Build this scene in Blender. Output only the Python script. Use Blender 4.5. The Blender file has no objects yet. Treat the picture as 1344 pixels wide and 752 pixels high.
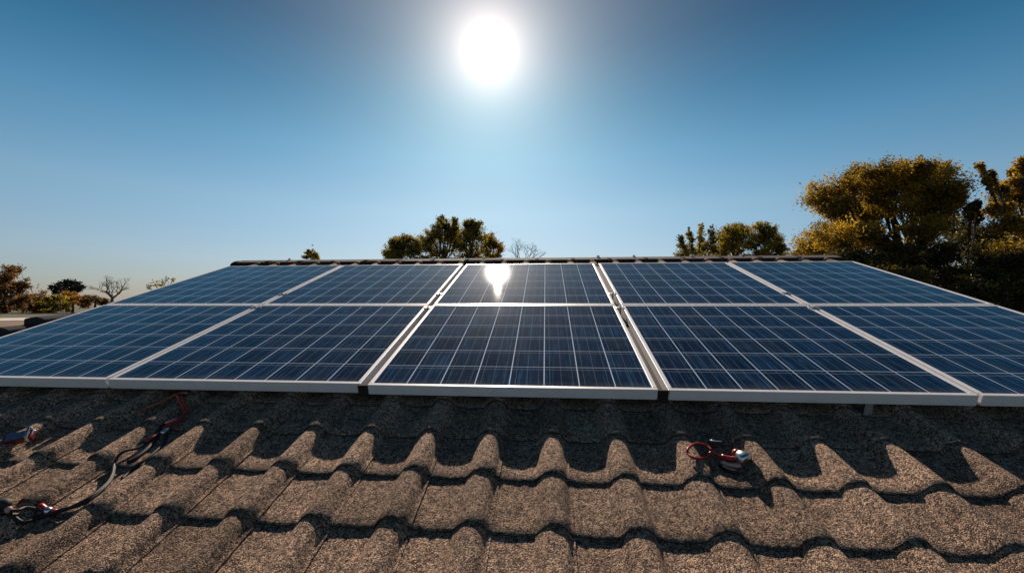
import bpy, math, random
import numpy as np
from mathutils import Matrix, Vector, noise
rnd = random.Random(7)
R = math.radians
S = bpy.context.scene
COL = S.collection

# ------------------------------------------------------------------ camera
FPX = 540.0                       # focal length in pixels of the 1344 px wide photograph
PITCH = R(18.95)                  # roof pitch
CAMZ = 5.2
YAW, CP, ROLL = 0.08631977, -0.27944799, -0.02726471     # camera against the roof plane
CAM = Vector((0, 0, CAMZ))
cy, sy = math.cos(YAW), math.sin(YAW); cp, sp = math.cos(CP), math.sin(CP)
f_ = Vector((-sy*cp, cy*cp, sp)); rt = Vector((cy, sy, 0)); up = rt.cross(f_)
cr, sr = math.cos(ROLL), math.sin(ROLL)
r2 = cr*rt + sr*up; u2 = -sr*rt + cr*up
ROOF3 = Matrix(((1, 0, 0), (0, math.cos(PITCH), -math.sin(PITCH)), (0, math.sin(PITCH), math.cos(PITCH))))
wr, wu, wf = ROOF3 @ r2, ROOF3 @ u2, ROOF3 @ f_
RF = Matrix.Translation(CAM) @ ROOF3.to_4x4()            # roof frame: x along the eave, y up the slope, z off the tiles

cam = bpy.data.objects.new('camera', bpy.data.cameras.new('camera')); COL.objects.link(cam)
m = Matrix((wr, wu, -wf)).transposed().to_4x4(); m.translation = CAM
cam.matrix_world = m
cam.data.sensor_width = 36; cam.data.lens = FPX/1344*36
cam.data.clip_start = .02; cam.data.clip_end = 6000
S.camera = cam

def ray(px, py):                   # direction of a pixel, unit forward depth
    return wr*((px-672)/FPX) + wu*((376-py)/FPX) + wf
def at(px, py, d):                 # point at forward depth d
    return CAM + ray(px, py)*d
def roof_at(px, py, n):            # roof-frame (x, s) where a pixel meets the plane z=n
    d = ROOF3.transposed() @ ray(px, py); t = n/d.z
    return d.x*t, d.y*t

# ------------------------------------------------------------------ sky and sun
sdir = ray(642, 65).normalized()
s_roof = ROOF3.transposed() @ sdir
el = math.asin(sdir.z); az = math.atan2(sdir.x, sdir.y)
W = bpy.data.worlds.new('World'); S.world = W; W.use_nodes = True
nt = W.node_tree; nt.nodes.clear(); N = nt.nodes.new; L = nt.links.new
def mathn(t, op, a, b=None, c=None, clamp=False):
    n = t.nodes.new('ShaderNodeMath'); n.operation = op; n.use_clamp = clamp
    for i, v in enumerate((a, b, c)):
        if v is None: continue
        if isinstance(v, (int, float)): n.inputs[i].default_value = v
        else: t.links.new(v, n.inputs[i])
    return n.outputs[0]
SKY_STR = 0.0415
sky = N('ShaderNodeTexSky'); sky.sky_type = 'NISHITA'; sky.sun_disc = False
sky.sun_elevation = el; sky.sun_rotation = az
sky.altitude = 0; sky.air_density = 1.2; sky.dust_density = .35; sky.ozone_density = 2.5
bg = N('ShaderNodeBackground'); bg.inputs['Strength'].default_value = SKY_STR*1.5
# colour of the air by height above the horizon: pale and dusty low down, deep blue high up
tz = N('ShaderNodeTexCoord'); sz = N('ShaderNodeSeparateXYZ'); L(tz.outputs['Generated'], sz.inputs[0])
cr_n = N('ShaderNodeValToRGB'); L(sz.outputs[2], cr_n.inputs[0]); E_ = cr_n.color_ramp.elements
stops = [(0, (.80, .82, 1.10)), (.10, (1.14, 1.22, 1.42)), (.22, (1.14, 1.42, 1.47)), (.34, (.66, 1.25, 1.36)), (.44, (.27, .88, 1.04)), (.54, (.09, .52, .70)), (.66, (.04, .34, .50)), (.85, (.08, .32, .50))]
while len(E_) < len(stops): E_.new(.5)
for e_, (p_, c_) in zip(E_, stops): e_.position = p_; e_.color = (c_[0]/1.5, c_[1]/1.5, c_[2]/1.5, 1)
mu = N('ShaderNodeMix'); mu.data_type = 'RGBA'; mu.blend_type = 'MULTIPLY'; mu.inputs[0].default_value = 1; mu.clamp_result = False
L(sky.outputs[0], mu.inputs[6]); L(cr_n.outputs[0], mu.inputs[7]); L(mu.outputs[2], bg.inputs['Color'])
tc = N('ShaderNodeTexCoord'); dp = N('ShaderNodeVectorMath'); dp.operation = 'DOT_PRODUCT'
dp.inputs[1].default_value = sdir; L(tc.outputs['Generated'], dp.inputs[0])
ang = mathn(nt, 'ARCCOSINE', mathn(nt, 'MINIMUM', dp.outputs['Value'], .9999999))
def gauss(w, amp):
    q = mathn(nt, 'DIVIDE', ang, R(w)); q = mathn(nt, 'MULTIPLY', q, q)
    return mathn(nt, 'MULTIPLY', mathn(nt, 'EXPONENT', mathn(nt, 'MULTIPLY', q, -1)), amp)
core = gauss(1.0, 40)
mid_g = mathn(nt, 'MULTIPLY', mathn(nt, 'EXPONENT', mathn(nt, 'DIVIDE', ang, -R(3.1))), 1.4)
halo = mathn(nt, 'MULTIPLY', mathn(nt, 'EXPONENT', mathn(nt, 'DIVIDE', ang, -R(11.0))), .42)
e1 = N('ShaderNodeBackground'); e1.inputs[0].default_value = (1, .93, .84, 1); L(core, e1.inputs[1])
e2 = N('ShaderNodeBackground'); e2.inputs[0].default_value = (1, .81, .70, 1); L(mathn(nt, 'ADD', halo, mid_g), e2.inputs[1])
a1 = N('ShaderNodeAddShader'); a2 = N('ShaderNodeAddShader'); wo = N('ShaderNodeOutputWorld')
L(bg.outputs[0], a1.inputs[0]); L(e1.outputs[0], a1.inputs[1]); L(a1.outputs[0], a2.inputs[0]); L(e2.outputs[0], a2.inputs[1])
L(a2.outputs[0], wo.inputs[0])

sun = bpy.data.objects.new('sun', bpy.data.lights.new('sun', 'SUN')); COL.objects.link(sun)
sun.data.energy = 5; sun.data.angle = R(.53); sun.data.color = (1, .86, .72)
v = ROOF3.transposed() @ sdir
v = Matrix.Rotation(R(1.6), 3, Vector((1, 0, 0))) @ v          # shadows fall from the upper part of the glare
sun.rotation_euler = (ROOF3 @ v).to_track_quat('Z', 'Y').to_euler()
S.view_settings.view_transform = 'Standard'; S.view_settings.look = 'None'
S.view_settings.gamma = 1; S.view_settings.use_curve_mapping = False
S.view_settings.exposure = 0.35

# ------------------------------------------------------------------ helpers
def tag(o, label=None, cat=None, group=None, kind=None):
    for k, v_ in (('label', label), ('category', cat), ('group', group), ('kind', kind)):
        if v_: o[k] = v_
    return o
def empty(name, label, cat, mat=None, group=None):
    o = bpy.data.objects.new(name, None); COL.objects.link(o); o.empty_display_size = .1
    if mat is not None: o.matrix_world = mat
    return tag(o, label, cat, group)
class MB:
    def __init__(s): s.v = []; s.f = []; s.m = []
    def add(s, vs, fs, mi=0):
        b = len(s.v); s.v += [tuple(q) for q in vs]; s.f += [tuple(i+b for i in f) for f in fs]; s.m += [mi]*len(fs)
    def box(s, a, b, mi=0):
        x0, y0, z0 = a; x1, y1, z1 = b
        s.add([(x0,y0,z0),(x1,y0,z0),(x1,y1,z0),(x0,y1,z0),(x0,y0,z1),(x1,y0,z1),(x1,y1,z1),(x0,y1,z1)],
              [(0,3,2,1),(4,5,6,7),(0,1,5,4),(1,2,6,5),(2,3,7,6),(3,0,4,7)], mi)
    def tube(s, pts, rad, n=8, mi=0, cap=True):
        pts = [Vector(p) for p in pts]; k = len(pts)
        rs = rad if isinstance(rad, (list, tuple)) else [rad]*k
        vs = []; ref = None
        for i, p in enumerate(pts):
            d = (pts[min(i+1, k-1)] - pts[max(i-1, 0)])
            d = d.normalized() if d.length > 1e-9 else Vector((0, 0, 1))
            if ref is None: ref = d.orthogonal().normalized()
            ref = (ref - d*ref.dot(d)); ref = ref.normalized() if ref.length > 1e-6 else d.orthogonal().normalized()
            b = d.cross(ref)
            for j in range(n):
                a = 2*math.pi*j/n; vs.append(p + (ref*math.cos(a) + b*math.sin(a))*rs[i])
        fs = [(i*n+j, i*n+(j+1) % n, (i+1)*n+(j+1) % n, (i+1)*n+j) for i in range(k-1) for j in range(n)]
        if cap: fs += [tuple(range(n))[::-1], tuple((k-1)*n+j for j in range(n))]
        s.add(vs, fs, mi)
    def build(s, name, mats, parent=None, mat=None, smooth=False, bevel=0):
        me = bpy.data.meshes.new(name); me.from_pydata(s.v, [], s.f)
        mats = mats if isinstance(mats, (list, tuple)) else [mats]
        for q in mats: me.materials.append(q)
        if len(mats) > 1: me.polygons.foreach_set('material_index', s.m)
        if smooth: me.polygons.foreach_set('use_smooth', [True]*len(s.f))
        me.update()
        o = bpy.data.objects.new(name, me); COL.objects.link(o)
        if parent is not None:
            o.parent = parent
            if mat is not None: o.matrix_local = world_of(parent).inverted() @ mat
        elif mat is not None: o.matrix_world = mat
        if bevel:
            b = o.modifiers.new('bevel', 'BEVEL'); b.width = bevel; b.segments = 2; b.limit_method = 'ANGLE'
        return o
def world_of(o):
    m_ = o.matrix_basis.copy()
    while o.parent: o = o.parent; m_ = o.matrix_basis @ m_
    return m_
def smooth_path(pts, n=8):                       # Catmull-Rom
    P = [Vector(p) for p in pts]; P = [2*P[0]-P[1]] + P + [2*P[-1]-P[-2]]; out = []
    for i in range(1, len(P)-2):
        for k in range(n):
            t = k/n; a, b, c, d = P[i-1:i+3]
            out.append(.5*((2*b) + (c-a)*t + (2*a-5*b+4*c-d)*t*t + (3*b-a-3*c+d)*t**3))
    return out + [P[-2]]

# ------------------------------------------------------------------ materials
def mat(name, col, rough=.6, metal=0, **kw):
    m_ = bpy.data.materials.new(name); m_.use_nodes = True
    b = m_.node_tree.nodes['Principled BSDF']
    b.inputs['Base Color'].default_value = (*col, 1); b.inputs['Roughness'].default_value = rough; b.inputs['Metallic'].default_value = metal
    for k, v_ in kw.items(): b.inputs[k.replace('_', ' ')].default_value = v_
    return m_
def noisy(name, c0, c1, scale, rough=.7, metal=0, bump=0, dist=.01, coord='Object', **kw):
    m_ = mat(name, c0, rough, metal, **kw); t = m_.node_tree; b = t.nodes['Principled BSDF']
    co = t.nodes.new('ShaderNodeTexCoord'); n = t.nodes.new('ShaderNodeTexNoise'); n.inputs['Scale'].default_value = scale
    n.inputs['Detail'].default_value = 6; n.inputs['Roughness'].default_value = .65
    t.links.new(co.outputs[coord], n.inputs['Vector'])
    r = t.nodes.new('ShaderNodeValToRGB'); r.color_ramp.elements[0].position = .35; r.color_ramp.elements[1].position = .65
    r.color_ramp.elements[0].color = (*c0, 1); r.color_ramp.elements[1].color = (*c1, 1)
    t.links.new(n.outputs[0], r.inputs[0]); t.links.new(r.outputs[0], b.inputs['Base Color'])
    if bump:
        q = t.nodes.new('ShaderNodeBump'); q.inputs['Strength'].default_value = bump; q.inputs['Distance'].default_value = dist
        t.links.new(n.outputs[0], q.inputs['Height']); t.links.new(q.outputs[0], b.inputs['Normal'])
    return m_

def tile_material():
    m_ = mat('granule tile', (.2, .15, .12), .9); t = m_.node_tree; b = t.nodes['Principled BSDF']; l = t.links.new
    b.inputs['Specular IOR Level'].default_value = .25
    co = t.nodes.new('ShaderNodeTexCoord')
    def nz(scale, det=3, rough=.6):
        n = t.nodes.new('ShaderNodeTexNoise'); n.inputs['Scale'].default_value = scale; n.inputs['Detail'].default_value = det
        n.inputs['Roughness'].default_value = rough; l(co.outputs['Object'], n.inputs['Vector']); return n.outputs[0]
    g = nz(380, 2, .65); big = nz(9, 4); mid = nz(55, 4, .7)
    vo = t.nodes.new('ShaderNodeTexVoronoi'); vo.inputs['Scale'].default_value = 250; l(co.outputs['Object'], vo.inputs['Vector'])
    ramp = t.nodes.new('ShaderNodeValToRGB'); e = ramp.color_ramp.elements
    e[0].position = .38; e[0].color = (.026, .018, .015, 1); e[1].position = .68; e[1].color = (.68, .45, .29, 1)
    k = e.new(.5); k.color = (.18, .114, .083, 1)
    sepc = t.nodes.new('ShaderNodeSeparateColor'); l(vo.outputs['Color'], sepc.inputs[0])
    mixv = mathn(t, 'ADD', mathn(t, 'MULTIPLY', g, .62), mathn(t, 'MULTIPLY', sepc.outputs[0], .26))
    mixv = mathn(t, 'ADD', mixv, mathn(t, 'MULTIPLY', mathn(t, 'SUBTRACT', mid, .5), .5))
    mixv = mathn(t, 'ADD', mixv, .07)
    l(mixv, ramp.inputs[0])
    at_ = t.nodes.new('ShaderNodeAttribute'); at_.attribute_name = 'tone'
    tone = mathn(t, 'MULTIPLY', at_.outputs['Fac'], mathn(t, 'ADD', mathn(t, 'MULTIPLY', big, 1.3), .35))
    hsv = t.nodes.new('ShaderNodeHueSaturation'); l(ramp.outputs[0], hsv.inputs['Color']); l(tone, hsv.inputs['Value'])
    l(hsv.outputs[0], b.inputs['Base Color'])
    h = mathn(t, 'ADD', mathn(t, 'MULTIPLY', vo.outputs['Distance'], -.9), mathn(t, 'MULTIPLY', g, 1.0))
    h = mathn(t, 'ADD', h, mathn(t, 'MULTIPLY', mid, .7))
    bu = t.nodes.new('ShaderNodeBump'); bu.inputs['Strength'].default_value = .8; bu.inputs['Distance'].default_value = .0032
    l(h, bu.inputs['Height']); l(bu.outputs[0], b.inputs['Normal'])
    return m_
M_TILE = tile_material()
M_EDGE = noisy('shade dark tile edge', (.03, .024, .022), (.08, .06, .05), 90, .9)  # shade painted into the butt faces, which render too light otherwise
M_VERGE = noisy('shade dark verge tile', (.02, .02, .026), (.05, .046, .05), 60, .8, 0, .6, .004)  # backlit shade of the verge tiles put into their colour
M_CAP = noisy('cap tile', (.016, .011, .013), (.05, .034, .032), 60, .9, 0, .6, .004)
for m_ in (M_CAP, M_VERGE): m_.node_tree.nodes['Principled BSDF'].inputs['Specular IOR Level'].default_value = .12

def cell_material():
    m_ = mat('solar cells', (.006, .014, .035), .3); t = m_.node_tree; b = t.nodes['Principled BSDF']; l = t.links.new
    co = t.nodes.new('ShaderNodeTexCoord'); sx = t.nodes.new('ShaderNodeSeparateXYZ'); l(co.outputs['Generated'], sx.inputs[0])
    so = t.nodes.new('ShaderNodeSeparateXYZ'); l(co.outputs['Object'], so.inputs[0])
    X, Y = sx.outputs[0], sx.outputs[1]
    def line(c, n, w, off=0):
        q = mathn(t, 'FRACT', mathn(t, 'ADD', mathn(t, 'MULTIPLY', c, n), off+.5)); q = mathn(t, 'ABSOLUTE', mathn(t, 'SUBTRACT', q, .5))
        mr = t.nodes.new('ShaderNodeMapRange'); mr.interpolation_type = 'SMOOTHSTEP'
        mr.inputs['From Min'].default_value = w*.45; mr.inputs['From Max'].default_value = w; mr.inputs['To Min'].default_value = 1; mr.inputs['To Max'].default_value = 0
        l(q, mr.inputs['Value']); return mr.outputs[0]
    gv = line(X, 8, .021); gh = line(Y, 6, .018)
    bus = mathn(t, 'MULTIPLY', line(X, 24, .03, .5), .16)
    hair = mathn(t, 'MULTIPLY', line(Y, 6, .010, .14), .35)
    cb = t.nodes.new('ShaderNodeCombineXYZ')
    inf = t.nodes.new('ShaderNodeObjectInfo')
    l(mathn(t, 'MULTIPLY', so.outputs[0], 95), cb.inputs[0]); l(mathn(t, 'MULTIPLY', so.outputs[1], 5), cb.inputs[1]); l(mathn(t, 'MULTIPLY', inf.outputs['Random'], 40), cb.inputs[2])
    n1 = t.nodes.new('ShaderNodeTexNoise'); n1.inputs['Scale'].default_value = 1; n1.inputs['Detail'].default_value = 4; n1.inputs['Roughness'].default_value = .7; l(cb.outputs[0], n1.inputs['Vector'])
    st = t.nodes.new('ShaderNodeMapRange'); st.inputs['From Min'].default_value = .5; st.inputs['From Max'].default_value = .78; l(n1.outputs[0], st.inputs['Value'])
    n2 = t.nodes.new('ShaderNodeTexNoise'); n2.inputs['Scale'].default_value = 7; n2.inputs['Detail'].default_value = 5; l(co.outputs['Object'], n2.inputs['Vector'])
    c1 = t.nodes.new('ShaderNodeMix'); c1.data_type = 'RGBA'; c1.inputs[6].default_value = (.005, .015, .038, 1); c1.inputs[7].default_value = (.028, .12, .26, 1)
    l(mathn(t, 'MULTIPLY', st.outputs[0], mathn(t, 'ADD', n2.outputs[0], .25)), c1.inputs[0])
    # every cell has its own slight tone
    wn = t.nodes.new('ShaderNodeTexWhiteNoise'); wn.noise_dimensions = '3D'; cc = t.nodes.new('ShaderNodeCombineXYZ')
    l(mathn(t, 'FLOOR', mathn(t, 'MULTIPLY', X, 8)), cc.inputs[0]); l(mathn(t, 'FLOOR', mathn(t, 'MULTIPLY', Y, 6)), cc.inputs[1]); l(inf.outputs['Random'], cc.inputs[2]); l(cc.outputs[0], wn.inputs['Vector'])
    hv = t.nodes.new('ShaderNodeHueSaturation'); l(c1.outputs[2], hv.inputs['Color']); l(mathn(t, 'ADD', mathn(t, 'MULTIPLY', wn.outputs[0], .6), .7), hv.inputs['Value'])
    c2 = t.nodes.new('ShaderNodeMix'); c2.data_type = 'RGBA'; l(hv.outputs[0], c2.inputs[6]); c2.inputs[7].default_value = (.62, .72, .86, 1)
    fac = mathn(t, 'MAXIMUM', mathn(t, 'MAXIMUM', gv, mathn(t, 'MULTIPLY', gh, .62)), mathn(t, 'MAXIMUM', bus, hair))
    l(fac, c2.inputs[0]); l(c2.outputs[2], b.inputs['Base Color'])
    # dust film, thicker towards the lower edge, and dried water marks
    du = t.nodes.new('ShaderNodeTexNoise'); du.inputs['Scale'].default_value = 3.2; du.inputs['Detail'].default_value = 9; du.inputs['Roughness'].default_value = .72; l(co.outputs['Object'], du.inputs['Vector'])
    dm = t.nodes.new('ShaderNodeMapRange'); dm.inputs['From Min'].default_value = .48; dm.inputs['From Max'].default_value = .85; l(du.outputs[0], dm.inputs['Value'])
    ed = t.nodes.new('ShaderNodeMapRange'); ed.inputs['From Min'].default_value = 0; ed.inputs['From Max'].default_value = .05; ed.inputs['To Min'].default_value = .35; ed.inputs['To Max'].default_value = 0; l(Y, ed.inputs['Value'])
    dfac = mathn(t, 'ADD', mathn(t, 'MULTIPLY', dm.outputs[0], .16), mathn(t, 'MULTIPLY', ed.outputs[0], du.outputs[0]))
    c3 = t.nodes.new('ShaderNodeMix'); c3.data_type = 'RGBA'; l(dfac, c3.inputs[0]); l(c2.outputs[2], c3.inputs[6]); c3.inputs[7].default_value = (.22, .21, .19, 1); l(c3.outputs[2], b.inputs['Base Color'])
    b.inputs['IOR'].default_value = 1.31
    rr = mathn(t, 'ADD', mathn(t, 'MULTIPLY', n2.outputs[0], .018), .010)
    l(rr, b.inputs['Roughness'])
    return m_
M_CELL = cell_material()
M_FRAME = noisy('painted frame', (.82, .77, .75), (.90, .86, .84), 14, .44, .1)
M_GAP_BLOCK = noisy('dark gap blocker', (.010, .006, .005), (.028, .016, .012), 18, .8)  # near black, so the added gap blockers read as shade
M_BACK = mat('backsheet', (.35, .35, .35), .7)
M_ALU = noisy('mill aluminium', (.32, .31, .31), (.5, .49, .48), 25, .42, .8)
M_STEEL = mat('bright steel', (.7, .69, .68), .3, 1)
M_RED = mat('red rubber', (.35, .02, .012), .38)
M_ORANGE = mat('copper orange insulation', (.55, .13, .05), .32)
M_BLACK = noisy('black rubber', (.010, .009, .010), (.03, .027, .027), 30, .55)
M_GREY = mat('grey sheath', (.03, .028, .028), .55)
for m_ in (M_GREY, M_BLACK): m_.node_tree.nodes['Principled BSDF'].inputs['Specular IOR Level'].default_value = .25
M_DRED = mat('dark red plastic', (.11, .012, .016), .3)
M_SCREEN = mat('blue grey glass', (.10, .14, .22), .08)
M_PINK = mat('faded pink plastic', (.55, .3, .26), .4)
M_WHITE = mat('white plastic', (.7, .7, .72), .3)
M_WALL = noisy('house render', (.42, .37, .3), (.5, .45, .38), 3, .85)

# ------------------------------------------------------------------ ground
def gh_(x, y):
    r = math.hypot(x, y); t = min(max((r-14)/(58-14), 0), 1); t = t*t*(3-2*t)
    return 3.85*t + (.25*noise.noise(Vector((x*.03, y*.03, 0)))*t)
M_GRASS = noisy('grass ground', (.035, .04, .014), (.10, .075, .028), .35, .95)
M_PATH = noisy('pale track', (.42, .36, .29), (.55, .48, .40), .6, .9)
M_FIELD = noisy('ploughed brown soil', (.12, .065, .035), (.2, .12, .065), .8, .95)
M_ASPH = noisy('grey yard', (.14, .14, .16), (.2, .2, .22), 1.5, .85)
b = MB()
xs = [-2500, -900, -400, -220] + [i*4 for i in range(-36, 37)] + [220, 400, 900, 2500]
n = len(xs)
b.add([(x, y, gh_(x, y)) for y in xs for x in xs], [(j*n+i, j*n+i+1, (j+1)*n+i+1, (j+1)*n+i) for j in range(n-1) for i in range(n-1)])
tag(b.build('ground', M_GRASS, smooth=True), kind='structure')
def strip(name, mt, r0, r1, a0, a1, lift, wob=0):
    b = MB(); na, nr = 90, 5; vs = []
    for i in range(na+1):
        a = R(a0 + (a1-a0)*i/na)
        for j in range(nr+1):
            r = r0 + (r1-r0)*j/nr + wob*math.sin(a*7+j*.1); x, y = r*math.sin(a), r*math.cos(a)
            vs.append((x, y, gh_(x, y)+lift))
    b.add(vs, [(i*(nr+1)+j, (i+1)*(nr+1)+j, (i+1)*(nr+1)+j+1, i*(nr+1)+j+1) for i in range(na) for j in range(nr)])
    tag(b.build(name, mt, smooth=True), kind='structure')
strip('field', M_FIELD, 43, 60, -75, -40, .12, 1)
strip('path', M_PATH, 62, 72, -75, -44, .12, 1.2)
strip('yard', M_ASPH, 30, 41, -78, -42, .12, .5)

# ------------------------------------------------------------------ house and roof
NT = -1.123                        # pan level of the tiles
PW, GA = .2625, .2362                # tile width and gauge
XL, XR = -3.98, 3.36
S_R = 4.98                         # ridge
AMP = .043
def prof(u):                       # flat sagging pan, then a narrow round-topped roll with steep sides
    u = u % 1.0
    if u < .54: return -.006*math.sin(math.pi*u/.54)
    if u > .955: return .004
    t = (u-.54)/.415
    if t < .5: return AMP*(1-abs(2*t-1)**1.9)**.85
    return max(.004, AMP*(1-abs(2*t-1)**2.5)**.65)
house = empty('tiled_house', 'house whose brown granule tiled roof carries the ten solar panels', 'house', Matrix.Translation((-.3, 5.0, 0)))
def tiles(name, s0k, s1k, nx, ny, parent, M, xl=XL, xr=XR, seed=1):
    rn = random.Random(seed); b = MB(); tone = []
    off = .017 - .745*PW
    k0 = math.floor((xl-off)/PW)+1; k1 = math.floor((xr-off)/PW)
    for row in range(s0k, s1k):
        sb = 1.031 + row*GA
        for k in range(k0, k1):
            x0 = off + k*PW; L_ = GA+.03
            if sb+L_ > S_R-.0: L_ = S_R-sb
            if L_ < .05: continue
            dz = rn.uniform(-.0018, .0018); ds = rn.uniform(-.004, .004); tw = rn.uniform(-.004, .004); tn = rn.uniform(.70, 1.22)
            dx = rn.uniform(-.0015, .0015)
            vs = []
            def P(i, j):
                u = i/nx; t = j/ny
                x = x0 + u*PW*1.012; s = sb + ds + tw*(u-.5) + L_*t
                z = NT + dz + prof(min(u, .9999)) + .012*(1-t*(L_/(GA+.03))) + .005
                if j == 0: z -= .0035; 
                if name == 'roof':
                    z += .0016*noise.noise(Vector((x*38, s*38, 0))) + .001*noise.noise(Vector((x*90, s*90, 3)))
                    if j == 0: s += .004*noise.noise(Vector((x*45, row, 0)))
                return (x+dx, s, z)
            tvals = [0, .02] + [q/(ny-1) for q in range(1, ny)]
            def PP(i, j):
                u = i/nx; t = tvals[j]
                x = x0 + u*PW*1.012; s = sb + ds + tw*(u-.5) + L_*t
                z = NT + dz + prof(min(u, .9999)) + .012*(1-t) + .005
                if j == 0: z -= .003
                if name == 'roof':
                    z += .0016*noise.noise(Vector((x*38, s*38, 0))) + .001*noise.noise(Vector((x*90, s*90, 3)))
                    if j < 2: s += .005*noise.noise(Vector((x*45, row*3.1, 0)))
                return (x+dx, s, z)
            J = len(tvals)
            vs = [PP(i, j) for j in range(J) for i in range(nx+1)]
            fs = [(j*(nx+1)+i, j*(nx+1)+i+1, (j+1)*(nx+1)+i+1, (j+1)*(nx+1)+i) for j in range(J-1) for i in range(nx)]
            low = [(x, s+.003, z-.009) for (x, s, z) in vs[:nx+1]]            # butt face
            back = [(x, s+.06, z-.009) for (x, s, z) in vs[:nx+1]]
            o = len(vs); vs += low + back
            nb = len(fs); fs += [(i+1, i, o+i, o+i+1) for i in range(nx)] + [(o+i+1, o+i, o+nx+1+i, o+nx+2+i) for i in range(nx)]
            right = [(x, s, z-.014) for (x, s, z) in [vs[j*(nx+1)+nx] for j in range(J)]]   # side lap edge
            o2 = len(vs); vs += right
            fs += [(j*(nx+1)+nx, o2+j, o2+j+1, (j+1)*(nx+1)+nx) for j in range(J-1)]
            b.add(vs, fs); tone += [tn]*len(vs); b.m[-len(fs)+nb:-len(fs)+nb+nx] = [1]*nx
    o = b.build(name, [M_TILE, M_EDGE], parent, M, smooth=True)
    a = o.data.attributes.new('tone', 'FLOAT', 'POINT'); a.data.foreach_set('value', tone)
    sharp = o.modifiers.new('edge', 'EDGE_SPLIT'); sharp.split_angle = R(50)
    return o
roof = tiles('roof', -7, 17, 36, 7, house, RF)
# back slope, mirrored about the ridge
ridge_w = RF @ Vector((0, S_R, NT))
MIR = Matrix.Translation((0, 2*ridge_w.y, 0)) @ Matrix.Scale(-1, 4, Vector((0, 1, 0)))
back = MIR @ RF
tiles('roof_slope', -7, 17, 10, 3, house, RF, seed=5).data.transform(RF)      # bake, then mirror below
bo = [o for o in house.children if o.name.startswith('roof_slope')][0]
bo.data.transform(Matrix.Translation((0, 2*ridge_w.y, 0)) @ Matrix.Scale(-1, 4, Vector((0, 1, 0))))
bo.data.flip_normals(); bo.matrix_local = house.matrix_basis.inverted()
# underlay under the tiles and the walls
b = MB(); b.box((XL+.05, -.62, NT-.07), (XR-.05, S_R-.02, NT-.022)); b.build('underlay', mat('roof felt', (.02, .02, .02), .9), house, RF)
e_w = RF @ Vector((0, -.45, NT-.08)); y0 = e_w.y+.25; y1 = 2*ridge_w.y - y0; zt = e_w.z; zr = ridge_w.z - .1
b = MB(); x0, x1 = XL+.12, XR-.12
vs = [(x, y, z) for x in (x0, x1) for (y, z) in ((y0, 0), (y1, 0), (y1, zt), (ridge_w.y, zr), (y0, zt))]
b.add(vs, [(0, 1, 2, 3, 4), (9, 8, 7, 6, 5), (0, 4, 9, 5), (1, 6, 7, 2)])
b.build('wall', M_WALL, house, Matrix.Identity(4))

def half_cap(length, r, flare=1.13, lift=.012):     # barrel tile along x, with a collar at its start
    b = MB(); n = 12; vs = []
    secs = [(0, r*flare, 0), (.035, r*flare, 0), (.045, r*1.02, 0), (length, r*.97, -.0)]
    for (x, rr, dz) in secs:
        for j in range(n+1):
            a = math.pi*j/n; vs.append((x, -rr*math.cos(a)*1.9, rr*math.sin(a)*.9 + dz))
    for (x, rr, dz) in (secs[0], secs[-1]):
        for j in range(n+1):
            a = math.pi*j/n; q = rr-.016; vs.append((x, -q*math.cos(a)*1.9, q*math.sin(a)*.9 + dz))
    w = n+1
    fs = [(i*w+j, (i+1)*w+j, (i+1)*w+j+1, i*w+j+1) for i in range(3) for j in range(n)]
    fs += [(j, j+1, 4*w+j+1, 4*w+j) for j in range(n)] + [(3*w+j+1, 3*w+j, 5*w+j, 5*w+j+1) for j in range(n)]
    fs += [(4*w+j, 4*w+j+1, 5*w+j+1, 5*w+j) for j in range(n)]
    b.add(vs, fs); return b
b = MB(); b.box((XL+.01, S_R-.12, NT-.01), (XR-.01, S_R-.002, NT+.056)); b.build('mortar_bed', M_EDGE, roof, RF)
x = XL-.02; cap0 = None; clip0 = None; k = 0
LEN = .43
while x < XR-.05:
    Mx = Matrix.Translation((x, ridge_w.y+rnd.uniform(-.006, .006), ridge_w.z-.040+rnd.uniform(-.004, .004))) @ Matrix.Rotation(R(rnd.uniform(-.5, .5)), 4, 'Y')
    if cap0 is None:
        c = cap0 = half_cap(LEN+.02, .088).build('ridge_tile', M_CAP, roof, Mx, smooth=False)
    else:
        c = cap0.copy(); COL.objects.link(c); c.parent = roof; c.matrix_local = world_of(roof).inverted() @ Mx
    x += LEN; k += 1
b = MB(); b.box((-.02, -.02, 0), (.02, .02, .012)); b.box((-.006, -.025, .012), (.02, .005, .035))
for i, xx in enumerate((-3.33, -1.42, -.78, .62, 1.05, 1.72, 2.3)):
    Mx = Matrix.Translation((xx, ridge_w.y-.01, ridge_w.z+.040)) @ Matrix.Rotation(rnd.uniform(0, 3), 4, 'Z')
    if clip0 is None: clip0 = b.build('ridge_clip', M_WHITE, roof, Mx, bevel=.003)
    else:
        c = clip0.copy(); COL.objects.link(c); c.parent = roof; c.matrix_local = world_of(roof).inverted() @ Mx
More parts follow.
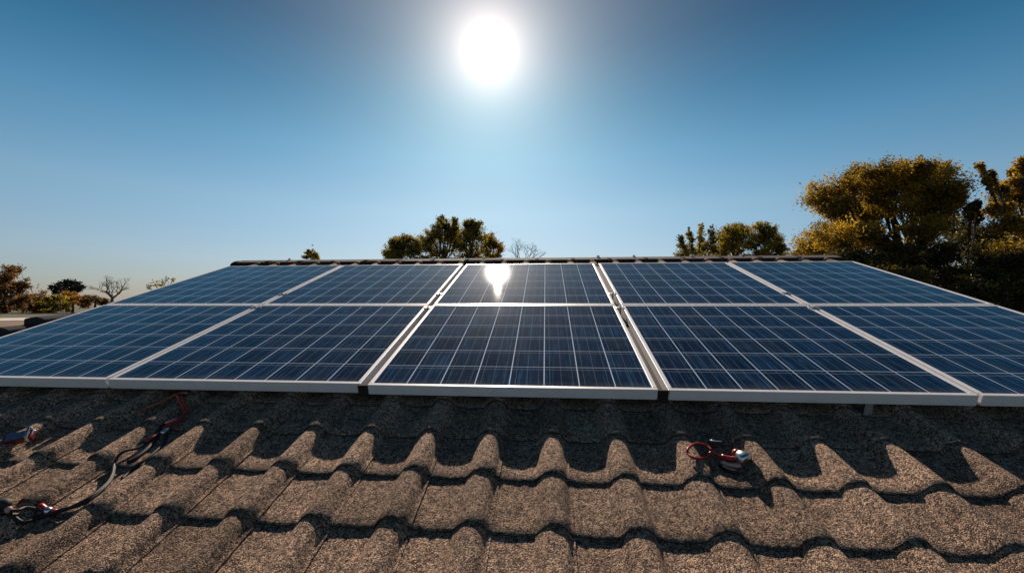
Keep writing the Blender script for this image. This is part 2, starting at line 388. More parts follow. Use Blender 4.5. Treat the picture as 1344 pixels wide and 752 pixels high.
# barrel tiles capping the left verge
v0 = None
for i, s_ in enumerate((2.09, 2.32, 2.55, 2.78)):
    Mx = RF @ Matrix.Translation((XL-.13, s_, NT+.02)) @ Matrix.Rotation(R(90), 4, 'Z') @ Matrix.Rotation(R(11), 4, 'Y')
    if v0 is None:
        b = MB(); b.add([(0, -.10, -.05), (0, .10, -.05), (0, .085, .045), (0, -.02, .062), (0, -.085, .045), (.30, -.10, -.05), (.30, .10, -.05), (.30, .075, .030), (.30, -.02, .044), (.30, -.075, .030)],
              [(0, 1, 2, 3, 4)[::-1], (5, 6, 7, 8, 9), (0, 5, 6, 1)[::-1], (1, 6, 7, 2)[::-1], (2, 7, 8, 3)[::-1], (3, 8, 9, 4)[::-1], (4, 9, 5, 0)[::-1]])
        v0 = b.build('verge_tile', M_VERGE, roof, Mx, bevel=.012)
    else:
        c = v0.copy(); COL.objects.link(c); c.parent = roof; c.matrix_local = world_of(roof).inverted() @ Mx

# ------------------------------------------------------------------ mounting rails and panels
PN = -1.0; FT = .052
XS = [-3.66, -2.285, -.895, .537, 1.881, 3.118]
GAP = [0, .014, .040, .046, .016, 0]
SROW = [(1.751, 2.963), (2.979, 4.36)]
def panel_frame(w, l):
    b = MB(); t = .021
    b.box((0, 0, -FT), (w, t, 0)); b.box((0, l-t, -FT), (w, l, 0))
    b.box((0, t, -FT), (t, l-t, 0)); b.box((w-t, t, -FT), (w, l-t, 0)); return b
lab = [['lower row solar panel at the far left edge of the array', 'second lower row solar panel from the left, red cable hanging below it',
        'lower row solar panel in the centre, between the two wide dark gaps', 'lower row solar panel right of centre, above the red looped lead',
        'lower row solar panel at the far right, cut by the picture edge'],
       ['upper row solar panel at the far left, its top corner beside the ridge end', 'second upper row solar panel from the left, under the clump of trees',
        'upper row solar panel in the centre with the sun mirrored in its glass', 'upper row solar panel right of centre, above the long white diagonal seam',
        'upper row solar panel at the far right, in front of the large autumn tree']]
for r_ in range(2):
    s0, s1 = SROW[r_]
    for c_ in range(5):
        xa = XS[c_]+GAP[c_]/2; xb = XS[c_+1]-GAP[c_+1]/2
        if (r_, c_) == (0, 2): s0 -= .012
        w, l = xb-xa, s1-s0
        M_ = RF @ Matrix.Translation((xa, s0, PN+rnd.uniform(-.001, .001)))
        p = empty('solar_panel', lab[r_][c_], 'solar panel', M_, 'solar panels in two rows on the roof')
        panel_frame(w, l).build('frame', M_FRAME, p, bevel=.0022)
        b = MB(); b.box((.0205, .0205, -.009), (w-.0205, l-.0205, -.0035)); b.build('cell_sheet', M_CELL, p)
        b = MB(); b.box((.0205, .0205, -.016), (w-.0205, l-.0205, -.0115)); b.build('backsheet', M_BACK, p)
        b = MB(); b.box((w/2-.05, l-.2, -.034), (w/2+.05, l-.12, -.0165)); b.build('junction_box', M_BLACK, p)
def rail(s_, label, feet):
    t = empty('mounting_rail', label, 'mounting rail', RF @ Matrix.Translation((XS[0]-.03, s_, PN-FT-.003)), 'aluminium rails under the panels')
    b = MB(); b.box((0, -.018, -.016), (XS[5]-XS[0]+.04, .018, -.006)); b.box((0, -.006, -.020), (XS[5]-XS[0]+.04, .006, -.016))
    b.build('rail', M_ALU, t)
    f0 = None
    for fx in feet:
        # a flat bracket leg running from the rail down to a pan of the tiles
        dep = NT+.006-(PN-FT-.003)
        if f0 is None:
            b = MB(); b.add([(-.022,-.050,dep),(.016,-.050,dep),(.022,-.036,.0),(-.010,-.036,.0),(-.022,-.046,dep),(.016,-.046,dep),(.022,-.032,.0),(-.010,-.032,.0)],[(0,1,2,3),(7,6,5,4),(0,4,5,1),(1,5,6,2),(2,6,7,3),(3,7,4,0)]); b.box((-.010, -.036, -.006), (.022, -.0185, -.001)); b.box((-.022, -.046, dep-.002), (.016, .02, dep+.002))
            f0 = b.build('bracket', M_ALU, t, bevel=.0015); f0.location = (fx-XS[0]+.03, 0, 0)
        else:
            c = f0.copy(); COL.objects.link(c); c.parent = t; c.location = (fx-XS[0]+.03, 0, 0)
bl = roof_at(249, 518, PN-FT-.02)[0]; br = roof_at(1143, 534, PN-FT-.02)[0]
rail(1.80, 'mounting rail along the front edge of the lower panel row, bracket legs showing beneath', [bl, br])
rail(2.72, 'mounting rail hidden under the upper part of the lower panel row', [-2.9, -1.6, -.3, 1.05, 2.35])
rail(3.25, 'mounting rail under the lower part of the upper panel row', [-2.9, -1.6, -.3, 1.05, 2.35])
rail(4.12, 'mounting rail under the upper part of the top panel row near the ridge', [-2.9, -1.6, -.3, 1.05, 2.35])
for xx, nm in ((XS[2], 'left'), (XS[3], 'right')):  # added strips that stop sun slivers and keep the gaps dark
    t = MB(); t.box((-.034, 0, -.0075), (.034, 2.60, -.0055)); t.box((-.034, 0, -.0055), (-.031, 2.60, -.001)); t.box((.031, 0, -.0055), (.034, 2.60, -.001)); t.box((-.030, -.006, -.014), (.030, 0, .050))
    tag(t.build('gap_sun_blocker', M_GAP_BLOCK, None, RF @ Matrix.Translation((xx, 1.745, PN-FT))), 'added dark brown strip blocking sun in the %s wide gap of the panel array' % nm, 'sun blocker', 'added sun blockers under the wide gaps')
# clamps between neighbouring panels
cl0 = None
for ci, (xx, nm) in enumerate(((XS[1], 'left diagonal seam'), (XS[2], 'left wide gap'), (XS[3], 'right wide gap'), (XS[4], 'right diagonal seam'))):
    for s_, wh in ((2.90, 'just below the row joint'), (3.25, 'just above the row joint')):
        M_ = RF @ Matrix.Translation((xx, s_, PN)) 
        if cl0 is None:
            b = MB(); b.box((-.03, -.022, .0015), (.03, .022, .0045)); b.box((-.0055, -.02, -.05), (.0055, .02, .0015)); b.tube([(0, 0, .0045), (0, 0, .010)], .0075, 6)
            c = cl0 = b.build('panel_clamp', M_ALU, None, M_, bevel=.001)
        else: c = cl0.copy(); COL.objects.link(c); c.matrix_world = M_
        tag(c, 'small metal clamp on the %s between panels, %s' % (nm, wh), 'clamp', 'clamps holding the panels')

# ------------------------------------------------------------------ cables and gadgets on the tiles
off = .017 - .745*PW
def tile_z(x, s):                  # height of the tile surface in the roof frame
    u = ((x-off)/PW) % 1.0; t = ((s-1.031)/GA) % 1.0
    return NT + prof(u) + .012*(1-t*GA/(GA+.03)) + .005
def on_tiles(pix, rad, lifts=None):
    out = []
    for i, (px, py) in enumerate(pix):
        z = NT+.03
        for _ in range(6):
            x, s = roof_at(px, py, z); z = tile_z(x, s) + rad + (lifts[i] if lifts else 0)
        out.append(Vector((x, s, z)))
    return out
def drape(pix, rad, lifts=None, n=10):
    pts = smooth_path(on_tiles(pix, rad, lifts), n); out = []
    for p in pts:
        out.append(Vector((p.x, p.y, max(p.z, tile_z(p.x, p.y)+rad*.9))))
    for _ in range(2):
        out = [out[0]] + [Vector((out[i].x, out[i].y, max((out[i-1].z+out[i].z*2+out[i+1].z)/4, tile_z(out[i].x, out[i].y)+rad*.8))) for i in range(1, len(out)-1)] + [out[-1]]
    return out
RFI = RF
def at_roof(p): return RF @ Matrix.Translation(p)
# left: black and grey lead running down the tiles
p0 = on_tiles([(212, 556)], .006)[0]
t = empty('cable', 'long dark lead snaking from under the panels down the left tiles to the picture edge', 'cable', at_roof(p0))
def sub(pts): return [Vector(q)-p0 for q in pts]
a = drape([(212, 557), (196, 566), (178, 577), (160, 592), (150, 608), (147, 622), (138, 636), (118, 652), (96, 664), (70, 672), (40, 675), (14, 670), (-25, 655)], .0055, [.02, .012, .01, .02, .012, .012, .008, .012, .008, .006, .006, .006, .006])
b = MB(); b.tube(sub(a), .0055, 10); b.build('sheath', M_GREY, t, smooth=True)
a = drape([(150, 612), (146, 628), (132, 644), (110, 660), (80, 673), (52, 678), (20, 674), (-20, 664)], .006, [.004]*8)
b = MB(); b.tube(sub(a), .0065, 10); b.build('lead', M_BLACK, t, smooth=True)
a = drape([(216, 556), (206, 572), (196, 586), (182, 598), (168, 610)], .008)
b = MB(); b.tube(sub(a), [.006]+[.0095]*(len(a)-2)+[.005], 10); b.build('lead', M_BLACK, t, smooth=True)
a = drape([(219, 570), (214, 582), (202, 594), (186, 606), (170, 619), (160, 628)], .006)
b = MB(); b.tube(sub(a), .006, 10); b.build('lead', M_BLACK, t, smooth=True)
a = on_tiles([(74, 672), (62, 670), (54, 668)], .009, [.004, .007, .008])
b = MB(); b.tube(sub(smooth_path(a, 4)), .0105, 12); b.build('sleeve', M_RED, t, smooth=True)
a = on_tiles([(66, 671), (60, 669)], .010, [.008, .009])
b = MB(); b.tube(sub(a), .0122, 12); b.build('collar', M_STEEL, t, smooth=True)
a = on_tiles([(218, 549), (209, 558)], .010, [.016, .014])
b = MB(); b.tube(sub(smooth_path(a, 4)), [.005, .009, .0105, .0105, .008], 12); b.build('ferrule', M_STEEL, t, smooth=True)
a = on_tiles([(206, 560), (188, 569)], .007, [.014, .012])
b = MB(); b.tube(sub(a), .0072, 10); b.build('sleeve', M_RED, t, smooth=True)
# left: red looped lead hanging from under the second panel
p0 = on_tiles([(240, 530)], .006)[0]
t = empty('cable', 'short red lead looped beside the bracket under the left panels', 'cable', at_roof(p0))
a = drape([(246, 517), (236, 518), (222, 522), (206, 530), (192, 535), (184, 540), (184, 543), (190, 543)], .005, [.03, .03, .028, .024, .018, .014, .012, .010])
b = MB(); b.tube(sub(a), .005, 10); b.build('lead', M_ORANGE, t, smooth=True)
a = drape([(236, 516), (243, 526), (245, 536), (240, 546), (231, 552), (216, 556)], .006, [.03, .03, .026, .02, .016, .014])
b = MB(); b.tube(sub(a), .0058, 10); b.build('lead', M_RED, t, smooth=True)
a = drape([(230, 516), (236, 528), (242, 540), (236, 552), (222, 561), (212, 563)], .006, [.02, .02, .016, .012, .01, .01])
b = MB(); b.tube(sub(a), .0058, 10); b.build('lead', M_RED, t, smooth=True)
a = on_tiles([(232, 550), (217, 555)], .006, [.02, .017])
b = MB(); b.tube(sub(a), .0068, 10); b.build('sleeve', M_PINK, t, smooth=True)
# left: connector lying at the picture's left edge
p0 = on_tiles([(4, 665)], .012, [.004])[0]
t = empty('cable_connector', 'grey and pink cable connector resting on the tiles at the left picture edge', 'connector', at_roof(p0))
b = MB(); b.tube(sub(on_tiles([(-6, 657), (3, 660), (9, 664)], .016, [.012]*3)), [.010, .017, .014], 12); b.build('plug', M_GREY, t, smooth=True)
b = MB(); b.tube(sub(on_tiles([(2, 666), (12, 669)], .013, [.006]*2)), [.013, .010], 12); b.build('grip', M_PINK, t, smooth=True)
b = MB(); b.tube(sub(on_tiles([(-4, 668), (5, 672)], .013, [.002]*2)), [.010, .011], 12); b.build('cap', M_BLACK, t, smooth=True)
# left: dark red box with a glossy top and a silver clamp
p0 = on_tiles([(25, 572)], .004)[0]
t = empty('junction_box', 'small dark red box with glossy blue top and silver clip on the left tiles', 'box', at_roof(p0) @ Matrix.Rotation(R(33), 4, 'Z') @ Matrix.Rotation(R(22), 4, 'X'))
b = MB(); b.box((-.045, -.022, 0), (.045, .022, .030)); b.box((-.052, -.017, .004), (-.045, .017, .022)); b.build('case', M_DRED, t, bevel=.005)
b = MB(); b.box((-.034, -.018, .0302), (.034, .018, .0335)); b.build('screen', M_SCREEN, t, bevel=.001)
b = MB(); b.box((.030, -.027, .006), (.040, -.023, .04)); b.box((.030, .023, .006), (.040, .027, .04)); b.box((.030, -.027, .04), (.040, .027, .044)); b.tube([(.035, -.034, .026), (.035, .034, .026)], .005, 8)
b.tube([(.05, -.012, .03), (.058, 0, .04), (.05, .012, .03)], .004, 8); b.build('clip', M_STEEL, t, bevel=.001)

# right: red looped lead ending in a lamp-like silver head
p0 = on_tiles([(948, 602)], .006)[0]
t = empty('red_lead', 'red looped lead with a shiny silver head lying on the right tiles', 'cable', at_roof(p0))
a = drape([(934, 590), (926, 584), (914, 583), (904, 587), (903, 595), (912, 601), (926, 600), (934, 593), (944, 598), (956, 601), (968, 599), (978, 592)], .0055, [.03, .03, .026, .02, .014, .01, .014, .024, .02, .014, .02, .03])
b = MB(); b.tube(sub(a), .0048, 10); b.build('lead', M_RED, t, smooth=True)
a = on_tiles([(930, 580), (949, 582)], .008, [.028, .026])
b = MB(); b.tube(sub(a), .0085, 8); b.build('plug', M_GREY, t)
a = on_tiles([(931, 578), (947, 579)], .008, [.036, .036])
b = MB(); b.tube(sub(a), .004, 8); b.build('contact', M_STEEL, t, smooth=True)
a = on_tiles([(947, 599), (960, 602), (973, 600)], .009, [.012, .014, .02])
b = MB(); b.tube(sub(smooth_path(a, 4)), .0105, 10); b.build('grip', M_RED, t, smooth=True)
a = on_tiles([(945, 606), (958, 610), (973, 611)], .006, [.006, .006, .01])
b = MB(); b.tube(sub(smooth_path(a, 4)), [.004]+[.009]*7+[.006], 8); b.build('strip', M_PINK, t, smooth=True)
a = on_tiles([(966, 594), (984, 602)], .01, [.03, .016]); q0, q1 = sub(a)
ax = (q1-q0).normalized(); b = MB()
hp = [q0 + ax*d for d in (0, .004, .012, .026, .040, .048, .050)]
b.tube(hp, [.004, .014, .022, .0275, .029, .0275, .024], 20); b.build('silver_head', M_STEEL, t, smooth=True)
hp = [q0 + ax*d for d in (-.012, -.004, .002, .006)]
b = MB(); b.tube(hp, [.009, .015, .017, .015], 16); b.build('neck', M_RED, t, smooth=True)
a = on_tiles([(944, 610), (956, 617), (970, 620)], .006, [.002]*3)
b = MB(); b.tube(sub(smooth_path(a, 4)), [.004]+[.0085]*7+[.005], 8); b.build('strap', M_BLACK, t, smooth=True)

# ------------------------------------------------------------------ trees
def leaf_mat(name, c0, c1, trans=.45, scale=1.2):
    m_ = bpy.data.materials.new(name); m_.use_nodes = True; t = m_.node_tree; t.nodes.clear(); l = t.links.new
    co = t.nodes.new('ShaderNodeTexCoord'); n = t.nodes.new('ShaderNodeTexNoise'); n.inputs['Scale'].default_value = scale; n.inputs['Detail'].default_value = 5
    l(co.outputs['Object'], n.inputs['Vector'])
    at_ = t.nodes.new('ShaderNodeAttribute'); at_.attribute_name = 'tone'
    f = mathn(t, 'ADD', mathn(t, 'MULTIPLY', n.outputs[0], .9), mathn(t, 'MULTIPLY', mathn(t, 'SUBTRACT', at_.outputs['Fac'], .5), .7))
    r = t.nodes.new('ShaderNodeValToRGB'); r.color_ramp.elements[0].position = .2; r.color_ramp.elements[1].position = .75
    r.color_ramp.elements[0].color = (*c0, 1); r.color_ramp.elements[1].color = (*c1, 1); l(f, r.inputs[0])
    d = t.nodes.new('ShaderNodeBsdfDiffuse'); tr = t.nodes.new('ShaderNodeBsdfTranslucent'); g = t.nodes.new('ShaderNodeBsdfGlossy')
    g.inputs['Roughness'].default_value = .45; g.inputs['Color'].default_value = (.6, .6, .6, 1)
    l(r.outputs[0], d.inputs[0]); l(r.outputs[0], tr.inputs[0])
    mx = t.nodes.new('ShaderNodeMixShader'); mx.inputs[0].default_value = trans; l(d.outputs[0], mx.inputs[1]); l(tr.outputs[0], mx.inputs[2])
    m2 = t.nodes.new('ShaderNodeMixShader'); m2.inputs[0].default_value = .05; l(mx.outputs[0], m2.inputs[1]); l(g.outputs[0], m2.inputs[2])
    o = t.nodes.new('ShaderNodeOutputMaterial'); l(m2.outputs[0], o.inputs[0]); return m_
M_GOLD = leaf_mat('golden olive leaves', (.085, .058, .007), (.60, .36, .022), .66)
M_DARK = leaf_mat('dark green leaves', (.018, .019, .005), (.13, .10, .014), .5)
M_OLIVE = leaf_mat('olive leaves', (.05, .045, .007), (.48, .34, .022), .66)
M_PINE = leaf_mat('dark pine needles', (.016, .018, .014), (.045, .04, .03), .15)
M_AMBER = leaf_mat('amber leaves', (.18, .08, .01), (.65, .32, .03), .55)
M_RUSS = leaf_mat('russet leaves', (.07, .038, .014), (.36, .18, .04), .5)
M_BARK = noisy('bark', (.035, .024, .018), (.08, .058, .045), 12, .9, 0, .5, .02)
M_TWIG = noisy('grey twig', (.10, .075, .07), (.17, .13, .12), 12, .9)

def tree(name, label, cat, D, lobes, trunk_px, lm, leaf=.1, nclump=9, nleaf=55, trunk_r=.16, group=None, seed=1, limb=True, spiky=0, dep=.8, inner=.1):
    """lobes: (px, py, rx, ry) of the crown's masses at depth D; the crown gets the same extent in depth."""
    rn = random.Random(seed); k = D/FPX
    base = at(trunk_px, 400, D); gz = gh_(base.x, base.y); base = Vector((base.x, base.y, gz-.05))
    t = empty(name, label, cat, Matrix.Translation(base), group)
    lv = MB(); tone = []; tb = MB()
    cx = sum(l_[0] for l_ in lobes)/len(lobes); cyy = sum(l_[1] for l_ in lobes)/len(lobes)
    xr_ = max(l_[0]+l_[2] for l_ in lobes) - min(l_[0]-l_[2] for l_ in lobes)
    low = max(l_[1] for l_ in lobes)
    fork = at(trunk_px, min(low+10, 395), D)
    if fork.z < gz+.5: fork.z = gz+.5
    fork = fork-base
    tb.tube(smooth_path([(0, 0, 0), (fork.x*.4+rn.uniform(-.1, .1), fork.y*.5, fork.z*.55), fork], 4), [trunk_r*(1.25-.06*i) for i in range(9)], 8)
    for (px, py, rx, ry) in lobes:
        if group and 'centre' in group: rx *= 1.2; ry *= 1.1
        off_d = rn.uniform(-1, 1)*xr_*k*.5*dep*math.sqrt(max(0, 1-((px-cx)/(xr_*.55+1))**2))
        c = at(px, py, D) + wf*off_d - base
        c = at(px, py, D+off_d) - base
        ax_, az_ = rx*k, ry*k; ay_ = (ax_+az_)/2
        mid_ = fork.lerp(c, .5) + Vector((rn.uniform(-.2, .2)*ax_, rn.uniform(-.2, .2)*ax_, -.12*(c-fork).length+rn.uniform(0, .3)*az_))
        path = smooth_path([fork, mid_, c], 4); L_ = len(path)
        if limb: tb.tube(path, [trunk_r*(.40-.32*i/(L_-1)) for i in range(L_)], 6)
        for q in range(int(nclump*1.5)):
            while True:
                u = Vector((rn.uniform(-1, 1), rn.uniform(-1, 1), rn.uniform(-1, 1)))
                if inner < u.length < 1: break
            cc = c + Vector((u.x*ax_, u.y*ay_, u.z*az_))
            if limb:
                st = path[rn.randrange(L_//2, L_)]; mm = st.lerp(cc, .5)+Vector((rn.uniform(-.1, .1), rn.uniform(-.1, .1), rn.uniform(-.1, .15)))*ax_
                tb.tube([st, mm, cc], [trunk_r*.13, trunk_r*.08, trunk_r*.03], 4, cap=False)
            st0 = st if limb else c
            cr_ = rn.uniform(.30, .60)*min(ax_, az_*1.3)+.02; ct = rn.random()
            sq = Vector((rn.uniform(.8, 1.5), rn.uniform(.8, 1.5), rn.uniform(.5, 1)))
            for w in range(int(nleaf*1.8*rn.uniform(.6, 1.3)*min(1, .25+rx*ry/160))):
                d = Vector((rn.gauss(0, 1), rn.gauss(0, 1), rn.gauss(0, 1)))
                if spiky: d = Vector((d.x*.45, d.y*.45, abs(d.z)*1.4+.1))
                p = st0.lerp(cc, rn.uniform(.72, 1.06)) + Vector((d.x*sq.x, d.y*sq.y, d.z*sq.z))*cr_*rn.choice((.26, .38, .50))
                a_ = Vector((rn.uniform(-1, 1), rn.uniform(-1, 1), rn.uniform(-.7, .7))).normalized()
                b_ = a_.orthogonal().normalized(); b_ = (b_*math.cos(w)+a_.cross(b_)*math.sin(w))
                s_ = leaf*rn.uniform(.55, 1.25)
                fold = a_.cross(b_)*s_*.12
                lv.add([p-a_*s_*.5, p+b_*s_*.3+fold, p+a_*s_*.5, p-b_*s_*.3+fold], [(0, 1, 2, 3)])
                tn = min(1, max(0, ct*.6+rn.random()*.4)); tone += [tn]*4
    tr = tb.build('trunk', M_BARK, t, smooth=True)
    o = lv.build('crown', lm, t)
    a = o.data.attributes.new('tone', 'FLOAT', 'POINT'); a.data.foreach_set('value', tone)
    return t
def bare_tree(label, D, px, top, base_py, width, seed, group=None, r0=.10, name='bare_tree'):
    rn = random.Random(seed); k = D/FPX
    base = at(px, 400, D); gz = gh_(base.x, base.y); base = Vector((base.x, base.y, gz-.05))
    t = empty(name, label, 'tree', Matrix.Translation(base), group); b = MB(); bw = MB()
    H = at(px, top, D).z - base.z; F = at(px, base_py, D).z - base.z
    def grow(mb, p, d, L_, r, lev):
        q = p + d*L_; mid_ = p.lerp(q, .5) + Vector((rn.uniform(-1, 1), rn.uniform(-1, 1), rn.uniform(-1, 1)))*L_*.07
        bw.tube([p, mid_, q], [r, r*.85, r*.7], 5 if lev < 3 else 3, cap=False)
        if lev >= 7: return
        for i in range(2 if lev else 5):
            sp_ = .42+.1*lev*.5
            nd = (d + Vector((rn.uniform(-1, 1), rn.uniform(-1, 1), rn.uniform(-.35, .6)))*sp_*1.4).normalized()
            if lev == 0:
                a_ = 2*math.pi*i/5+rn.uniform(-.3, .3); nd = Vector((math.cos(a_)*.9, math.sin(a_)*.9, .75+rn.random()*.4)).normalized()
            grow(bw, q, nd, L_*rn.uniform(.68, .88) if lev else CL*rn.uniform(.85, 1.1), r*.68, lev+1)
    CL = (H-F)*.27
    b.tube([(0, 0, 0), (.03, 0, F*.5), (0, 0, F)], [r0*1.4, r0*1.1, r0], 8)
    grow(bw, Vector((0, 0, F-.05)), Vector((0, 0, 1)), .1, r0*.9, 0)
    b.build('trunk', M_TWIG, t, smooth=True); bw.build('branches', M_TWIG, t)
    return t

G = 'large trees close behind the roof on the right'
tree('broadleaf_tree', 'large golden olive broadleaf tree with visible limbs, right of the roof', 'tree', 15,
     [(1075, 253, 24, 17), (1100, 245, 20, 16), (1120, 262, 26, 20), (1125, 228, 18, 14), (1150, 240, 28, 22), (1162, 224, 24, 15), (1190, 230, 30, 18), (1208, 218, 24, 11), (1232, 224, 18, 13),
      (1240, 245, 22, 18), (1215, 255, 28, 20), (1180, 262, 30, 20), (1140, 285, 30, 18), (1100, 292, 30, 22), (1075, 318, 28, 20), (1060, 330, 18, 14), (1115, 322, 26, 18), (1150, 315, 22, 14), (1230, 275, 22, 15), (1092, 270, 22, 14), (1240, 288, 20, 14), (1212, 298, 22, 14), (1130, 305, 24, 14), (1095, 312, 22, 16), (1160, 240, 24, 18), (1250, 262, 12, 12)],
     1188, M_GOLD, .085, 16, 80, .2, G, 3)
tree('broadleaf_tree', 'tall dark tree with ragged branches cut by the right picture edge', 'tree', 13,
     [(1322, 262, 18, 12), (1335, 242, 16, 10), (1340, 214, 9, 6), (1330, 226, 6, 4), (1310, 275, 14, 10), (1330, 290, 20, 14), (1345, 320, 24, 20), (1365, 250, 20, 40), (1325, 325, 18, 16), (1287, 219, 4, 3), (1294, 237, 3, 5), (1301, 228, 4, 2), (1312, 247, 9, 4), (1360, 300, 25, 30)],
     1352, M_GOLD, .085, 13, 60, .08, G, 5)
tree('broadleaf_tree', 'dense dark green tree between the golden tree and the right edge tree', 'tree', 14,
     [(1262, 300, 26, 16), (1285, 312, 24, 20), (1250, 325, 30, 20), (1225, 335, 28, 20), (1300, 335, 28, 20), (1280, 284, 9, 6), (1273, 272, 4, 4), (1283, 266, 3, 3), (1275, 345, 34, 20), (1322, 345, 28, 24), (1210, 345, 28, 14), (1316, 305, 20, 14)],
     1268, M_DARK, .085, 14, 75, .06, G, 8)
tree('hedge_shrub', 'dark evergreen shrub mass below the golden tree, over the last upper panel', 'shrub', 12.5,
     [(1120, 340, 30, 14), (1150, 345, 28, 16), (1180, 345, 26, 18), (1205, 352, 26, 16), (1235, 362, 30, 16), (1265, 368, 28, 18), (1160, 365, 40, 18), (1210, 380, 50, 20), (1180, 330, 28, 10), (1125, 360, 30, 16)],
     1190, M_DARK, .08, 16, 80, .1, G, 9, limb=False, inner=0)
tree('hedge_shrub', 'dark evergreen shrub mass beside the right picture edge behind the panels', 'shrub', 11.5,
     [(1290, 370, 26, 18), (1310, 385, 30, 20), (1335, 370, 26, 22), (1355, 395, 34, 26), (1330, 400, 34, 18), (1275, 388, 30, 16), (1300, 350, 24, 14), (1345, 345, 26, 16), (1375, 370, 26, 26)],
     1320, M_DARK, .08, 16, 80, .1, G, 10, limb=False, inner=0)
G = 'trees behind the ridge at the centre'
tree('broadleaf_tree', 'round dark olive tree leftmost in the clump behind the ridge', 'tree', 24,
     [(514, 325, 9, 9), (521, 318, 8, 7), (530, 313, 9, 6), (541, 320, 9, 9), (511, 334, 8, 8), (528, 328, 12, 9), (545, 330, 9, 8), (530, 338, 20, 8)], 530, M_OLIVE, .10, 14, 50, .12, G, 11)
tree('broadleaf_tree', 'tallest olive green tree with spiky shoots in the middle of the centre clump', 'tree', 25,
     [(557, 318, 10, 10), (565, 310, 9, 9), (573, 302, 8, 9), (577, 293, 5, 7), (580, 287, 3, 5), (586, 293, 4, 7), (597, 290, 3.5, 6), (598, 300, 6, 8), (590, 305, 9, 9), (585, 320, 16, 12), (566, 326, 14, 12), (575, 336, 26, 8), (601, 316, 9, 12)], 582, M_OLIVE, .10, 14, 52, .14, G, 12)
tree('broadleaf_tree', 'dense dark upright tree right of the spiky shoots behind the ridge', 'tree', 23,
     [(616, 303, 9, 9), (624, 295, 8, 7), (613, 293, 5, 5), (610, 316, 11, 12), (626, 310, 11, 12), (620, 328, 18, 14), (618, 338, 20, 8)], 618, M_OLIVE, .095, 14, 56, .14, G, 13)
tree('broadleaf_tree', 'low brownish olive tree at the right end of the centre clump', 'tree', 26,
     [(643, 312, 8, 7), (638, 320, 9, 9), (650, 321, 8, 7), (641, 331, 13, 9), (656, 326, 5, 5), (650, 337, 12, 6)], 643, M_GOLD, .10, 13, 50, .12, G, 14)
bare_tree('leafless rounded tree just right of the centre clump behind the ridge', 40, 688, 314, 352, 46, 21)
tree('pointed_shrub', 'small lone bushy treetop peeking over the ridge at left', 'shrub', 30,
     [(408, 333, 9, 5), (409, 339, 13, 5)], 408, M_OLIVE, .16, 13, 30, .1, None, 15, spiky=1)
G = 'trees behind the ridge at right of centre'
tree('poplar_tree', 'slender upright poplar shoots, leftmost behind the right part of the ridge', 'tree', 22,
     [(893, 314, 3, 6), (895, 323, 5, 7), (898, 332, 9, 8), (905, 305, 3, 6), (906, 316, 4, 8), (906, 328, 8, 9), (920, 298, 3, 7), (921, 310, 4, 8), (922, 324, 7, 9), (935, 302, 3, 7), (936, 313, 4, 8), (935, 326, 9, 9), (915, 336, 26, 6)], 915, M_OLIVE, .09, 12, 40, .07, G, 16)
tree('broadleaf_tree', 'broad olive tree between the poplar shoots and the dark round tree', 'tree', 23,
     [(950, 308, 9, 8), (960, 301, 9, 7), (971, 299, 9, 7), (957, 316, 14, 10), (976, 308, 11, 10), (948, 326, 14, 10), (970, 324, 16, 11), (960, 336, 26, 7)], 965, M_OLIVE, .095, 15, 50, .12, G, 17)
tree('broadleaf_tree', 'rounded dark tree with a thin stem showing, just left of the golden tree', 'tree', 21,
     [(1000, 298, 9, 7), (1010, 302, 9, 8), (992, 308, 8, 8), (1003, 312, 11, 9), (1018, 314, 9, 8), (1024, 323, 8, 8), (988, 320, 8, 8), (1004, 327, 14, 9), (1010, 336, 26, 7)], 1006, M_OLIVE, .09, 13, 50, .10, G, 18)
G = 'trees and bushes beyond the field on the left'
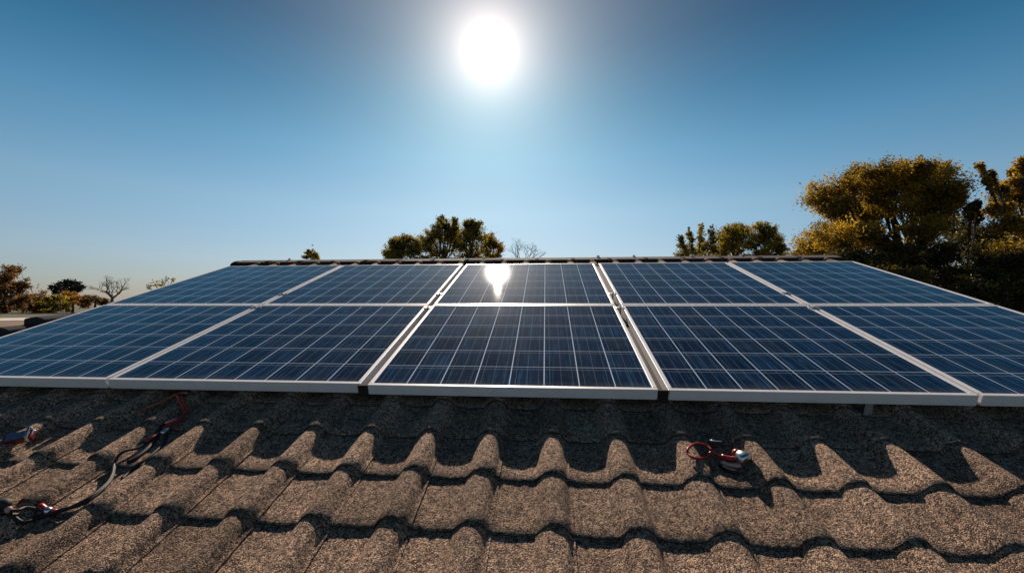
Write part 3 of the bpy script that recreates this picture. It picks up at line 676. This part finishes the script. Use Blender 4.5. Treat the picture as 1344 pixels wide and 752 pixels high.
tree('broadleaf_tree', 'tall russet brown tree cut by the left picture edge', 'tree', 80,
     [(8, 362, 10, 9), (16, 356, 9, 8), (2, 378, 12, 12), (20, 375, 13, 13), (31, 374, 5, 5), (14, 392, 18, 12), (-12, 380, 16, 20), (0, 402, 20, 9), (26, 395, 10, 10)], 6, M_RUSS, .38, 13, 50, .4, G, 31)
tree('pine_tree', 'dark flat topped pine above the amber bushes at left', 'tree', 95,
     [(74, 377, 8, 4), (84, 371, 9, 4.5), (95, 372, 10, 5), (104, 378, 7, 4), (90, 380, 13, 5), (72, 383, 5, 3)], 90, M_PINE, .42, 13, 50, .4, G, 32)
bare_tree('leafless wide crowned tree left of the highest panel edge', 90, 147, 362, 392, 50, 33, G, .3)
tree('bush', 'olive brown bush right of the tall russet tree', 'bush', 84,
     [(45, 394, 12, 9), (38, 403, 12, 9), (52, 404, 10, 8)], 45, M_RUSS, .34, 14, 46, .2, G, 34, limb=False, inner=0)
tree('bush', 'dark green bush in front of the pine at left', 'bush', 82,
     [(62, 399, 12, 9), (72, 394, 11, 8), (80, 401, 11, 8), (62, 408, 13, 5)], 70, M_OLIVE, .34, 14, 46, .2, G, 35, limb=False, inner=0)
tree('bush', 'bright amber bush under the dark pine at left', 'bush', 86,
     [(92, 388, 9, 7), (100, 394, 12, 8), (88, 398, 8, 7), (110, 398, 9, 6)], 96, M_AMBER, .34, 14, 46, .2, G, 36, limb=False, inner=0)
tree('bush', 'low orange brown bush nearest the bare tree at left', 'bush', 88,
     [(122, 393, 9, 6), (131, 395, 8, 5), (114, 392, 6, 5), (140, 397, 8, 5)], 125, M_RUSS, .34, 13, 42, .2, G, 37, limb=False, inner=0)
tree('bush', 'faint brown bush between the russet tree and the pine', 'bush', 110,
     [(52, 388, 9, 5), (58, 383, 5, 4), (44, 387, 6, 4)], 52, M_RUSS, .3, 9, 24, .2, G, 38, inner=0)
# sprig of leafy shoots showing over the left panel edge
tree('young_tree', 'thin leafy shoots showing above the upper left panel edge', 'tree', 16,
     [(193, 376, 4, 2.5), (203, 371, 4, 4), (214, 368, 3, 4), (219, 365, 2, 3.5), (228, 366, 4, 2), (212, 373, 9, 3)], 210, M_OLIVE, .095, 5, 7, .035, None, 41)
